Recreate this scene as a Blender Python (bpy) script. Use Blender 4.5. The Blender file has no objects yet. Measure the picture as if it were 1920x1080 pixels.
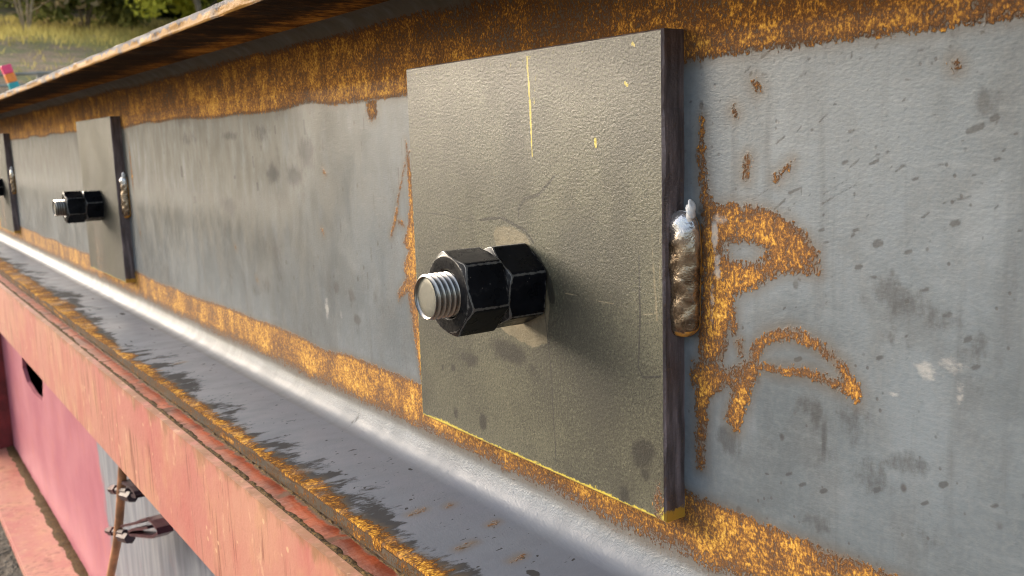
import bpy, bmesh, math, random
import numpy as np
from mathutils import Vector
random.seed(7); rng = np.random.default_rng(7)
SC = bpy.context.scene
COL = SC.collection

# ------------------------------------------------------------------ camera
K = 0.277; Z0 = 0.97                    # metres per survey unit; height of the survey origin over the ground
YAW, PIT, ROL, FPX = 0.9634, 0.1593, -0.0320, 1761.4
CAM = Vector((0.9051*K, -K, 0.048*K + Z0))
def cam_axes():
    sy, cy = math.sin(YAW), math.cos(YAW)
    f = Vector((-sy, cy, 0)); r = Vector((cy, sy, 0)); u = Vector((0, 0, 1))
    cp, sp = math.cos(PIT), math.sin(PIT)
    f2 = f*cp - u*sp; u2 = u*cp + f*sp
    cr, sr = math.cos(ROL), math.sin(ROL)
    return r*cr + u2*sr, u2*cr - r*sr, f2
RT, UP, FW = cam_axes()
cd = bpy.data.cameras.new('camera'); cam = bpy.data.objects.new('camera', cd); COL.objects.link(cam)
from mathutils import Matrix
cam.matrix_world = Matrix(((RT.x, UP.x, -FW.x, CAM.x), (RT.y, UP.y, -FW.y, CAM.y), (RT.z, UP.z, -FW.z, CAM.z), (0, 0, 0, 1)))
cd.sensor_width = 36; cd.lens = 36*FPX/1920; cd.clip_start = 0.01; cd.clip_end = 3000
cd.dof.use_dof = True; cd.dof.focus_distance = 0.40; cd.dof.aperture_fstop = 27
SC.camera = cam

# ------------------------------------------------------------------ world, sun, exposure
SUN_EL, SUN_AZ = 19.0, 207.0            # azimuth measured from +x towards +y
W = bpy.data.worlds.new('World'); SC.world = W; W.use_nodes = True
wn = W.node_tree; wn.nodes.clear()
sky = wn.nodes.new('ShaderNodeTexSky'); sky.sky_type = 'NISHITA'; sky.sun_disc = False
sky.sun_elevation = math.radians(SUN_EL); sky.sun_rotation = math.radians(90 - SUN_AZ)
sky.dust_density = 3.5; sky.air_density = 1.0; sky.ozone_density = 1.0
bg = wn.nodes.new('ShaderNodeBackground'); bg.inputs[1].default_value = 0.125
wo = wn.nodes.new('ShaderNodeOutputWorld')
hsv = wn.nodes.new('ShaderNodeHueSaturation'); hsv.inputs['Saturation'].default_value = 0.80      # thin high cloud: a paler sky all over
wn.links.new(sky.outputs[0], hsv.inputs['Color']); wn.links.new(hsv.outputs[0], bg.inputs[0]); wn.links.new(bg.outputs[0], wo.inputs[0])
ld = bpy.data.lights.new('sun', 'SUN'); ld.energy = 0.50; ld.angle = math.radians(34); ld.color = (1, .96, .90)
sun = bpy.data.objects.new('sun', ld); COL.objects.link(sun)
e, a = math.radians(SUN_EL), math.radians(SUN_AZ)
sdir = Vector((math.cos(e)*math.cos(a), math.cos(e)*math.sin(a), math.sin(e)))
sun.rotation_euler = sdir.to_track_quat('Z', 'Y').to_euler()
SC.view_settings.view_transform = 'Standard'; SC.view_settings.look = 'None'
SC.view_settings.gamma = 1; SC.view_settings.use_curve_mapping = False
SC.view_settings.exposure = 2.05
SC.render.engine = 'CYCLES'
SC.cycles.max_bounces = 6; SC.cycles.filter_width = 1.0; SC.cycles.use_denoising = True

# ------------------------------------------------------------------ survey helpers: photo point -> point on a plane of the place
def ray(px, py): return FW + RT*((px-960)/FPX) - UP*((py-540)/FPX)
def on_y(px, py, y=0.0):
    d = ray(px, py); s = (y-CAM.y)/d.y; return CAM + d*s
def on_z(px, py, z):
    d = ray(px, py); s = (z-CAM.z)/d.z; return CAM + d*s
def on_x(px, py, x):
    d = ray(px, py); s = (x-CAM.x)/d.x; return CAM + d*s
def XZ(pts, y=0.0): return np.array([(lambda p: (p.x, p.z))(on_y(a, b, y)) for a, b in pts])

# ------------------------------------------------------------------ object helpers
def link(name, me, parent=None, mat=None, label=None, cat=None, group=None, kind=None):
    o = bpy.data.objects.new(name, me); COL.objects.link(o)
    if parent: o.parent = parent
    if mat and me: me.materials.append(mat)
    if label: o['label'] = label
    if cat: o['category'] = cat
    if group: o['group'] = group
    if kind: o['kind'] = kind
    return o
def empty(name, loc=(0, 0, 0), label=None, cat=None, group=None, rz=0):
    o = link(name, None, None, None, label, cat, group); o.location = loc; o.rotation_euler.z = rz
    o.empty_display_size = .05
    return o
def mesh(name, verts, faces, smooth=False, attrs=None):
    me = bpy.data.meshes.new(name)
    me.from_pydata([tuple(v) for v in verts], [], [tuple(int(i) for i in f) for f in faces])
    if smooth: me.polygons.foreach_set('use_smooth', [True]*len(me.polygons))
    for k, v in (attrs or {}).items():
        at = me.attributes.new(k, 'FLOAT', 'POINT'); at.data.foreach_set('value', np.asarray(v, dtype=np.float32).ravel())
    me.update(); return me
def bm_mesh(name, bm, smooth=False):
    me = bpy.data.meshes.new(name); bmesh.ops.recalc_face_normals(bm, faces=bm.faces); bm.to_mesh(me); bm.free()
    if smooth: me.polygons.foreach_set('use_smooth', [True]*len(me.polygons))
    return me
def grid_faces(nu, nv, close_u=False, close_v=False, off=0):
    f = []
    for i in range(nu if close_u else nu-1):
        i2 = (i+1) % nu
        for j in range(nv if close_v else nv-1):
            j2 = (j+1) % nv
            f.append((off+i*nv+j, off+i2*nv+j, off+i2*nv+j2, off+i*nv+j2))
    return f
def add_box(bm, x0, x1, y0, y1, z0, z1, bevel=0.0, seg=1):
    r = bmesh.ops.create_cube(bm, size=1)
    for v in r['verts']:
        v.co = Vector((x0 if v.co.x < 0 else x1, y0 if v.co.y < 0 else y1, z0 if v.co.z < 0 else z1))
    if bevel:
        es = list({e_ for v in r['verts'] for e_ in v.link_edges})
        bmesh.ops.bevel(bm, geom=es, offset=bevel, segments=seg, affect='EDGES', profile=.6)
def box(name, *b, bevel=0.0, seg=1, **kw):
    bm = bmesh.new(); add_box(bm, *b, bevel=bevel, seg=seg); return link(name, bm_mesh(name, bm), **kw)
def tube_geo(path, radii, n=8, verts=None, faces=None):
    V = [] if verts is None else verts; F = [] if faces is None else faces
    path = [Vector(p) for p in path]; base = len(V)
    for i, p in enumerate(path):
        t = (path[min(i+1, len(path)-1)] - path[max(i-1, 0)]).normalized()
        s = t.cross(Vector((.31, .17, .93)));
        if s.length < .05: s = t.cross(Vector((1, 0, 0)))
        s.normalize(); w = t.cross(s)
        for k in range(n):
            an = 2*math.pi*k/n; q = p + (s*math.cos(an) + w*math.sin(an))*radii[i]; V.append((q.x, q.y, q.z))
    for i in range(len(path)-1):
        for k in range(n):
            F.append((base+i*n+k, base+i*n+(k+1) % n, base+(i+1)*n+(k+1) % n, base+(i+1)*n+k))
    F.append(tuple(base+k for k in range(n))[::-1]); F.append(tuple(base+(len(path)-1)*n+k for k in range(n)))
    return V, F

# painting on numpy grids (mm, positive inside)
def seg_dist(X, Z, a, b):
    d = b-a; L = max(d@d, 1e-12); t = np.clip(((X-a[0])*d[0]+(Z-a[1])*d[1])/L, 0, 1)
    return np.hypot(X-a[0]-t*d[0], Z-a[1]-t*d[1]), t
def poly_sdf(X, Z, P):
    P = np.asarray(P); D = np.full(X.shape, 9.); ins = np.zeros(X.shape, bool); n = len(P)
    for i in range(n):
        a, b = P[i], P[(i+1) % n]; D = np.minimum(D, seg_dist(X, Z, a, b)[0])
        c = (a[1] > Z) != (b[1] > Z)
        with np.errstate(divide='ignore', invalid='ignore'):
            xi = a[0] + (Z-a[1])/(b[1]-a[1]+1e-15)*(b[0]-a[0])
        ins ^= c & (X < xi)
    return np.where(ins, D, -D)*1000
def stroke_sdf(X, Z, P, w):                      # w: half width in mm, scalar or list
    P = np.asarray(P); w = [w]*len(P) if np.isscalar(w) else w; S = np.full(X.shape, -9e3)
    for i in range(len(P)-1):
        d, t = seg_dist(X, Z, P[i], P[i+1]); S = np.maximum(S, w[i]+(w[i+1]-w[i])*t - d*1000)
    return S
def soft(s, lo, hi): t = np.clip((s-lo)/(hi-lo), 0, 1); return t*t*(3-2*t)
def blob(X, Z, c, rx, rz, rot=0):
    dx, dz = X-c[0], Z-c[1]; ca, sa = math.cos(rot), math.sin(rot)
    return 1-np.hypot((dx*ca+dz*sa)/rx, (-dx*sa+dz*ca)/rz)       # 1 centre, 0 rim
def vnoise(X, Z, sx, sz, seed):
    g = np.random.default_rng(seed).random((256, 256)); u = X/sx; v = Z/sz
    i = np.floor(u).astype(int); j = np.floor(v).astype(int); fu = u-i; fv = v-j
    fu = fu*fu*(3-2*fu); fv = fv*fv*(3-2*fv); G = lambda p, q: g[p % 256, q % 256]
    return (G(i, j)*(1-fu)+G(i+1, j)*fu)*(1-fv)+(G(i, j+1)*(1-fu)+G(i+1, j+1)*fu)*fv

# ------------------------------------------------------------------ node helper
class Mat:
    def __init__(s, name):
        s.m = bpy.data.materials.new(name); s.m.use_nodes = True; s.t = s.m.node_tree; s.t.nodes.clear()
        s.out = s.t.nodes.new('ShaderNodeOutputMaterial'); s.co = s.t.nodes.new('ShaderNodeTexCoord').outputs['Object']
    def put(s, sock, v):
        if v is None: return
        if isinstance(v, bpy.types.NodeSocket): s.t.links.new(v, sock)
        elif hasattr(v, '__len__') and len(v) == 3 and sock.type == 'RGBA': sock.default_value = (*v, 1)
        else: sock.default_value = v
    def math(s, op, a, b=None, c=None, clamp=False):
        n = s.t.nodes.new('ShaderNodeMath'); n.operation = op; n.use_clamp = clamp
        s.put(n.inputs[0], a); s.put(n.inputs[1], b)
        if c is not None: s.put(n.inputs[2], c)
        return n.outputs[0]
    def add(s, a, b): return s.math('ADD', a, b)
    def sub(s, a, b): return s.math('SUBTRACT', a, b)
    def mul(s, a, b): return s.math('MULTIPLY', a, b)
    def step(s, v, lo, hi, a=0., b=1.):
        n = s.t.nodes.new('ShaderNodeMapRange'); n.interpolation_type = 'SMOOTHSTEP'
        for i, x in enumerate((v, lo, hi, a, b)): s.put(n.inputs[i], x)
        return n.outputs[0]
    def vec(s, sc, co=None, off=(0, 0, 0)):
        n = s.t.nodes.new('ShaderNodeMapping'); s.put(n.inputs[0], co or s.co)
        n.inputs['Scale'].default_value = sc; n.inputs['Location'].default_value = off; return n.outputs[0]
    def noise(s, scale, detail=3, rough=.55, co=None, dist=0.):
        n = s.t.nodes.new('ShaderNodeTexNoise'); s.put(n.inputs['Vector'], co or s.co)
        n.inputs['Scale'].default_value = scale; n.inputs['Detail'].default_value = detail
        n.inputs['Roughness'].default_value = rough; n.inputs['Distortion'].default_value = dist; return n.outputs[0]
    def voro(s, scale, co=None, rand=1.):
        n = s.t.nodes.new('ShaderNodeTexVoronoi'); s.put(n.inputs['Vector'], co or s.co)
        n.inputs['Scale'].default_value = scale; n.inputs['Randomness'].default_value = rand; return n.outputs['Distance']
    def mix(s, f, a, b):
        n = s.t.nodes.new('ShaderNodeMix'); n.data_type = 'RGBA'
        s.put(n.inputs[0], f); s.put(n.inputs[6], a); s.put(n.inputs[7], b); return n.outputs[2]
    def lerp(s, f, a, b):
        n = s.t.nodes.new('ShaderNodeMix'); s.put(n.inputs[0], f); s.put(n.inputs[2], a); s.put(n.inputs[3], b); return n.outputs[0]
    def ramp(s, f, stops):
        n = s.t.nodes.new('ShaderNodeValToRGB'); s.put(n.inputs[0], f); r = n.color_ramp
        while len(r.elements) < len(stops): r.elements.new(.5)
        for el, (p, c) in zip(r.elements, stops): el.position = p; el.color = (*c, 1)
        return n.outputs[0]
    def attr(s, name):
        n = s.t.nodes.new('ShaderNodeAttribute'); n.attribute_name = name; return n.outputs['Fac']
    def xyz(s, co=None):
        n = s.t.nodes.new('ShaderNodeSeparateXYZ'); s.put(n.inputs[0], co or s.co); return n.outputs
    def bump(s, h, dist, strength=1., nrm=None):
        n = s.t.nodes.new('ShaderNodeBump'); s.put(n.inputs['Height'], h); n.inputs['Distance'].default_value = dist
        n.inputs['Strength'].default_value = strength; s.put(n.inputs['Normal'], nrm); return n.outputs[0]
    def bsdf(s, col, rough=.5, metal=0., nrm=None, spec=.5, **kw):
        n = s.t.nodes.new('ShaderNodeBsdfPrincipled'); s.put(n.inputs['Base Color'], col); s.put(n.inputs['Roughness'], rough)
        s.put(n.inputs['Metallic'], metal); s.put(n.inputs['Normal'], nrm); s.put(n.inputs['Specular IOR Level'], spec)
        for k, v in kw.items(): s.put(n.inputs[k.replace('_', ' ')], v)
        s.t.links.new(n.outputs[0], s.out.inputs[0]); return s.m

RUST = [(.0, (.10, .042, .013)), (.25, (.25, .105, .018)), (.5, (.46, .215, .026)), (.75, (.62, .335, .048)), (1., (.74, .48, .13))]
def rust_parts(M, sdf, amp=2.2, thin=0.):
    """sdf in mm, thin 0..1 (how broken the crust is) -> (stain mask, crust mask, crust colour, height)"""
    st = M.vec((1, .5, .75))
    f1 = M.noise(900, 3, .65, st); f2 = M.noise(330, 3, .6, st); f3 = M.noise(48, 4, .62, M.vec((1, .7, .6))); f4 = M.noise(14, 3, .6)
    edge = M.add(M.mul(M.sub(f2, .5), amp*2.6), M.mul(M.sub(f1, .5), amp*2.6))
    sd = M.add(sdf, edge)
    stain = M.step(sd, -1.6, .9)
    body = M.step(sdf, .0, 3.2)                                    # crust is thickest away from the rim
    dens = M.sub(M.add(M.add(M.mul(M.sub(body, .5), .09), M.mul(M.sub(f3, .5), .19)), M.mul(M.sub(f4, .5), .06)), M.mul(thin, .115))
    g = M.add(M.add(M.mul(f1, .60), M.mul(f2, .40)), dens)
    crust = M.mul(M.step(g, .375, .465), M.step(sd, -.5, .1))
    v = M.step(M.add(g, M.mul(M.sub(f3, .5), .2)), .44, .76)
    return stain, crust, M.ramp(v, RUST), M.add(f1, M.mul(f2, .6))

def girder_steel():
    M = Mat('weathered_grey_steel')
    rust = M.sub(M.attr('rust'), 20.); dark = M.attr('dark'); pale = M.attr('pale'); thin = M.attr('thin')
    big = M.noise(9, 3, .5); med = M.noise(55, 4, .6, M.vec((1, .5, .45))); fine = M.noise(420, 3, .6); grain = M.noise(1100, 2, .6, M.vec((.45, 1, 1)))
    base = M.mix(M.step(big, .35, .65), (.100, .116, .127), (.150, .174, .193))
    base = M.mix(M.mul(M.step(med, .42, .72), .45), base, (.085, .087, .087))
    base = M.mix(M.mul(M.step(fine, .35, .75), .30), base, (.20, .208, .206))
    base = M.mix(M.mul(M.step(grain, .5, .85), .35), base, (.075, .078, .08))
    wipe = M.noise(1, 4, .65, M.vec((45, 10, 190))); base = M.mix(M.mul(M.step(wipe, .48, .74), .22), base, (.235, .256, .268))
    cloud = M.noise(20, 5, .62, dist=.6); base = M.mix(M.mul(M.step(cloud, .50, .68), .45), base, (.078, .086, .092)); base = M.mix(M.mul(M.step(cloud, .46, .32), .40), base, (.215, .236, .250))
    run = M.noise(1, 4, .6, M.vec((130, 20, 9))); base = M.mix(M.mul(M.step(run, .52, .74), .38), base, (.070, .072, .074))
    # small pits and specks of different sizes
    sp = M.voro(95, M.vec((1, .6, .75), M.t.nodes and None)); lum = M.noise(23, 2)
    pit = M.mul(M.step(sp, .17, .08), M.step(lum, .47, .58))
    sp2 = M.voro(260, M.vec((1, .7, .8))); pit2 = M.mul(M.step(sp2, .2, .1), M.step(M.noise(40, 2), .5, .6))
    pits = M.math('MAXIMUM', pit, M.mul(pit2, .8))
    base = M.mix(M.mul(pits, .75), base, (.045, .04, .038))
    film_shade = M.attr('film_shade'); flange_tone = M.attr('flange_tone')
    bell = M.math('MULTIPLY', M.mul(flange_tone, 4.), M.sub(1., flange_tone))
    base = M.mix(M.mul(flange_tone, M.step(med, .2, .7, 1., .75)), base, (.094, .106, .136))  # weaker light on flange and lower fillet put into a darker bluish colour
    base = M.mix(M.mul(film_shade, M.step(M.noise(80, 4, .6, M.vec((1, .5, .3))), .2, .6, .55, 1.)), base, (.068, .060, .040))
    dn = M.add(M.mul(M.sub(M.noise(240, 5, .72, M.vec((1, .42, .55))), .5), 1.2), M.mul(M.sub(M.noise(75, 3, .6, M.vec((1, .5, .45))), .5), .7))
    dk = M.step(M.add(dark, dn), M.lerp(flange_tone, .34, .42), M.lerp(flange_tone, .92, .66))
    dk = M.mul(dk, M.step(dark, .02, .25))
    base = M.mix(M.mul(dk, M.lerp(flange_tone, .66, .90)), base, (.030, .028, .027))
    st_m, mask, rc, rh = rust_parts(M, rust, 2.2, thin)
    halo = M.mul(M.step(rust, -6., .3), .5)
    base = M.mix(halo, base, (.10, .075, .050))
    brown = M.mix(M.noise(520, 3, .6, M.vec((1, .5, .5))), (.065, .042, .022), (.19, .115, .055))
    base = M.mix(M.mul(st_m, M.lerp(thin, .86, .22)), base, brown)
    col = M.mix(mask, base, rc)
    pl = M.mul(M.step(M.add(pale, M.mul(M.sub(M.noise(280, 4, .7, M.vec((.6, 1, 1))), .5), 1.7)), .3, .9), M.step(pale, .02, .2))
    col = M.mix(M.mul(pl, .75), col, (.36, .345, .32))
    rough = M.lerp(M.math('MAXIMUM', mask, M.mul(st_m, .5)), M.add(M.add(M.step(med, .3, .7, .33, .47), M.mul(M.sub(big, .5), .14)), M.mul(flange_tone, .12)), .85)
    rough = M.math('ADD', rough, M.add(M.mul(dk, M.lerp(flange_tone, .10, .28)), M.mul(M.step(film_shade, .62, .85), .3)))
    h = M.lerp(mask, M.add(M.add(M.mul(fine, .30), M.mul(grain, .28)), M.add(M.mul(pits, -.12), M.mul(st_m, .25))), M.add(rh, .5))
    return M.bsdf(col, rough, 0., M.bump(M.add(h, M.mul(bell, M.add(M.mul(M.noise(900, 3, .7), 1.6), M.mul(M.noise(210, 3, .6), 1.2)))), .00036, .9), spec=M.lerp(M.math('MAXIMUM', M.mul(M.mul(dk, flange_tone), .9), M.mul(M.step(film_shade, .8, .95), .7)), M.lerp(flange_tone, .42, .30), .05))

def plate_steel(name, seed, tone=1.):
    M = Mat(name); o = (seed*1.7, seed*.9, seed*.4)
    co = M.vec((1, 1, 1), off=o)
    yel = M.attr('yellow'); dark = M.attr('dark'); pale = M.attr('pale'); rust = M.sub(M.attr('rust'), 20.); line = M.attr('line')
    g1 = M.noise(680, 3, .65, co); g2 = M.noise(1300, 2, .6, co); big = M.noise(14, 4, .55, co); med = M.noise(70, 4, .6, M.vec((1, 1, .6), co))
    base = M.mix(M.step(big, .32, .68), (.048*tone, .045*tone, .029*tone), (.106*tone, .099*tone, .065*tone))
    base = M.mix(M.mul(M.step(g1, .45, .70), .45), base, (.21*tone, .197*tone, .130*tone))
    base = M.mix(M.mul(M.step(g2, .48, .68), .75), base, (.024, .022, .015))
    base = M.mix(M.mul(M.step(M.noise(26, 5, .66, M.vec((1, 1, .5), co)), .47, .66), .60), base, (.045, .041, .029))
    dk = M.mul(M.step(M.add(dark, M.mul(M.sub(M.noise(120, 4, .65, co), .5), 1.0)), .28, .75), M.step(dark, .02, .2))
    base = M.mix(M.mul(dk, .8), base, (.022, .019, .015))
    pl = M.mul(M.step(M.add(pale, M.mul(M.sub(M.noise(120, 5, .7, co), .5), 2.0)), .25, .7), M.step(pale, .02, .2))
    base = M.mix(M.mul(pl, .85), base, M.mix(M.noise(180, 3, .6, co), (.085, .070, .042), (.29, .24, .15)))
    ym = M.mul(M.step(M.add(yel, M.mul(M.sub(M.noise(330, 3, .7, co), .5), 1.5)), .4, .75), M.step(yel, .02, .2))
    base = M.mix(M.mul(ym, .85), base, (.60, .46, .05))
    base = M.mix(M.mul(M.step(line, .3, .7), .8), base, (.03, .027, .024))
    st_m, mask, rc, rh = rust_parts(M, rust, 1.6, .3)
    col = M.mix(mask, M.mix(M.mul(st_m, .6), base, (.09, .05, .025)), rc)
    h = M.add(M.mul(g1, .8), M.add(M.mul(g2, .35), M.mul(mask, rh)))
    h = M.sub(h, M.mul(pl, .06))
    return M.bsdf(col, M.lerp(M.step(big, .3, .7), .46, .36), 0., M.bump(h, .00027, .9), spec=.55)

def plate_edge():
    M = Mat('flame_cut_plate_edge')
    s = M.noise(210, 4, .6, M.vec((1, 1, .12))); f = M.noise(500, 3, .6); yel = M.attr('yellow')
    col = M.mix(M.step(s, .35, .7), (.075, .055, .052), (.24, .18, .175))
    col = M.mix(M.mul(M.step(f, .55, .75), .6), col, (.17, .10, .06))
    col = M.mix(M.step(M.add(yel, M.mul(M.sub(f, .5), .9)), .45, .7), col, (.50, .27, .035))
    return M.bsdf(col, .42, .15, M.bump(M.add(s, f), .0006, .7), spec=.5)

def nut_black():
    M = Mat('black_oxide_steel'); w = M.attr('wear'); face = M.attr('cone')
    n = M.noise(330, 4, .65); n2 = M.noise(1200, 2, .6); sm = M.noise(60, 3, .6)
    col = M.mix(M.step(sm, .35, .7), (.0025, .003, .0042), (.007, .0075, .010))
    wr = M.step(M.add(w, M.mul(M.sub(n, .5), 1.5)), .42, .80)
    col = M.mix(M.mul(face, M.step(n, .35, .75, .15, .5)), col, (.075, .068, .060))
    col = M.mix(M.mul(wr, .85), col, (.19, .18, .165))
    scf = M.mul(M.step(M.noise(45, 5, .7, M.vec((1, .35, 1))), .56, .70), M.step(n, .4, .6)); col = M.mix(M.mul(scf, .5), col, (.050, .047, .045))
    spk = M.step(M.voro(330), .12, .06)
    col = M.mix(M.mul(spk, M.step(sm, .5, .6)), col, (.10, .09, .08))
    return M.bsdf(col, M.lerp(wr, M.lerp(M.step(sm, .35, .7), .24, .38), .42), M.mul(wr, .6), M.bump(M.add(n, M.mul(n2, .4)), .00012, .5), spec=.11)
def thread_steel():
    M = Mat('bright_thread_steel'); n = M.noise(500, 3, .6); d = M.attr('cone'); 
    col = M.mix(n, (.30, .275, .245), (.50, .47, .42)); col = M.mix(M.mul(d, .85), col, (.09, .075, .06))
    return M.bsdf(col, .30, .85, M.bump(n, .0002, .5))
def bolt_end():
    M = Mat('dull_bolt_end'); n = M.noise(300, 4, .6); n2 = M.noise(90, 3)
    col = M.mix(n, (.15, .142, .112), (.225, .212, .17)); col = M.mix(M.mul(M.step(n2, .55, .7), .5), col, (.20, .18, .13))
    return M.bsdf(col, .45, .35, M.bump(n, .0002, .5))
def weld_metal():
    M = Mat('weld_metal'); n = M.noise(260, 4, .6); n2 = M.noise(110, 4, .65, dist=1.); e_ = M.attr('edge')
    col = M.mix(M.step(n2, .35, .68), (.115, .078, .048), (.36, .275, .19))
    col = M.mix(M.mul(M.step(n, .55, .75), .7), col, (.06, .04, .028))
    col = M.mix(M.mul(M.attr('shine'), M.step(n2, .25, .55)), col, (.66, .64, .62))  # sky highlight on the bead's top, painted in as pale silver
    rm = M.step(M.add(e_, M.mul(M.sub(n, .5), .8)), .5, .7); col = M.mix(rm, col, (.50, .22, .03))
    return M.bsdf(col, M.lerp(rm, M.lerp(M.step(n, .3, .7), .14, .34), .8), M.lerp(rm, .8, 0.), M.bump(M.add(n, n2), .0007, .8))
def plain(name, col, rough=.6, var=.3, scale=60, metal=0., bump=.0008):
    M = Mat(name); n = M.noise(scale, 4, .6); lo = tuple(c*(1-var) for c in col); hi = tuple(min(1, c*(1+var)) for c in col)
    return M.bsdf(M.mix(M.step(n, .3, .7), lo, hi), rough, metal, M.bump(n, bump, .6))

def pink_paint(name, bare=False):
    M = Mat(name)
    big = M.noise(7, 4, .6); med = M.noise(34, 5, .66, M.vec((1, 1, .6))); fine = M.noise(260, 3, .6)
    drip = M.noise(1, 3, .6, M.vec((190, 60, 9)))
    X, Y, Z = M.xyz()
    if bare:                                                      # the rosy web, with an unpainted grey stretch
        col = M.mix(M.step(big, .3, .7), (.37, .105, .140), (.46, .165, .190))
        col = M.mix(M.mul(M.step(med, .5, .75), .4), col, (.50, .16, .11))
        sp = M.mul(M.step(M.voro(70), .2, .1), M.step(M.noise(12, 2), .5, .62)); col = M.mix(M.mul(sp, .6), col, (.30, .07, .09))
        g = M.step(M.add(M.add(X, M.mul(M.sub(M.noise(16, 4, .6), .5), .10)), M.mul(Z, .16)), BARE_X-.012, BARE_X+.012)
        grey = M.mix(M.step(M.noise(1, 4, .6, M.vec((70, 40, 7))), .35, .7), (.17, .175, .195), (.29, .295, .31))
        grey = M.mix(M.mul(M.step(med, .55, .75), .5), grey, (.30, .17, .17))
        col = M.mix(g, col, grey)
    else:
        col = M.mix(M.step(big, .3, .7), (.44, .160, .125), (.48, .225, .150))
        col = M.mix(M.mul(M.step(med, .46, .66), .45), col, (.52, .28, .145))
        col = M.mix(M.mul(M.step(M.noise(16, 4, .65, M.vec((1, 1, .5), off=(4, 0, 0))), .50, .64), .5), col, (.42, .115, .095))
        dr = M.mul(M.step(drip, .55, .62), M.step(M.noise(14, 2), .40, .54))
        col = M.mix(M.mul(dr, .8), col, (.22, .075, .042))
        edge = M.step(M.add(Z, M.mul(M.sub(M.noise(45, 5, .7, M.vec((1, 1, .5))), .5), .05)), PINK_TOP-.007, PINK_TOP+.004)
        col = M.mix(M.mul(edge, .75), col, (.24, .12, .05))
        run = M.mul(M.step(M.noise(1, 4, .65, M.vec((300, 60, 26))), .62, .69), M.step(M.noise(9, 2), .4, .55)); col = M.mix(M.mul(run, .75), col, (.20, .065, .040))
        scuf = M.mul(M.step(M.noise(75, 5, .7, M.vec((1, 1, .4))), .60, .66), .6); col = M.mix(scuf, col, (.60, .36, .22))
        chip = M.mul(M.step(M.voro(75), .16, .1), M.step(M.noise(20, 2), .52, .60)); col = M.mix(chip, col, (.60, .36, .21))
    return M.bsdf(col, .48, 0., M.bump(M.add(M.mul(fine, .3), med), .0012, .6), spec=.4)
def red_top():
    M = Mat('red_primer_with_dirt'); X, Y, Z = M.xyz()
    s = M.noise(1, 4, .65, M.vec((120, 26, 60))); n = M.noise(24, 4, .6); f = M.noise(420, 3, .6)
    col = M.mix(M.step(n, .35, .65), (.14, .022, .006), (.36, .064, .015))
    col = M.mix(M.mul(M.step(s, .55, .75), .5), col, (.42, .14, .06))
    d = M.add(M.mul(M.sub(s, .5), .010), M.mul(M.sub(n, .5), .010))
    dirt = M.math('MAXIMUM', M.step(M.add(Y, d), RED_OUT+.008, RED_OUT+.004), M.step(M.add(Y, d), RED_IN-.0035, RED_IN-.001))
    dirt = M.math('MAXIMUM', dirt, M.mul(M.step(M.noise(46, 4, .6, M.vec((1, .5, 1), off=(3, 1, 0))), .57, .64), .8))
    col = M.mix(M.mul(dirt, .9), col, M.mix(f, (.028, .016, .008), (.14, .085, .035)))
    return M.bsdf(col, M.lerp(dirt, .36, .85), 0., M.bump(M.add(M.mul(f, .4), s), .0012, .7), spec=.5)

# ------------------------------------------------------------------ survey numbers
WF = .2903*K; ZT = .3313*K + Z0; ZB = -.668*K + Z0; FT = .0078        # flange overhang, flange faces, flange thickness
PT = .0118                                                            # plate thickness
PXL, PXR, PZT, PZB = -.8279*K, -.0835*K, .1924*K+Z0, -.5418*K+Z0
S2, S3 = -3.4104*K, -6.8514*K
XA, XB = -4.6, .62                                                    # girder ends
RED_Z = ZB - FT - .0012; RED_IN = -WF
def plane_y(slope, z): return (z-CAM.z)/slope - K
RED_OUT = plane_y(-1.188, RED_Z); PINK_TOP = RED_Z; PINK_BOT = CAM.z - 1.673*(RED_OUT+K)
PB_Z = CAM.z - 4.28*(RED_OUT+K); PWEB_Y = plane_y(-2.75, PB_Z)
BARE_X = on_y(200, 930, PWEB_Y).x + .16*on_y(200, 930, PWEB_Y).z

STEEL = girder_steel()
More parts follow.
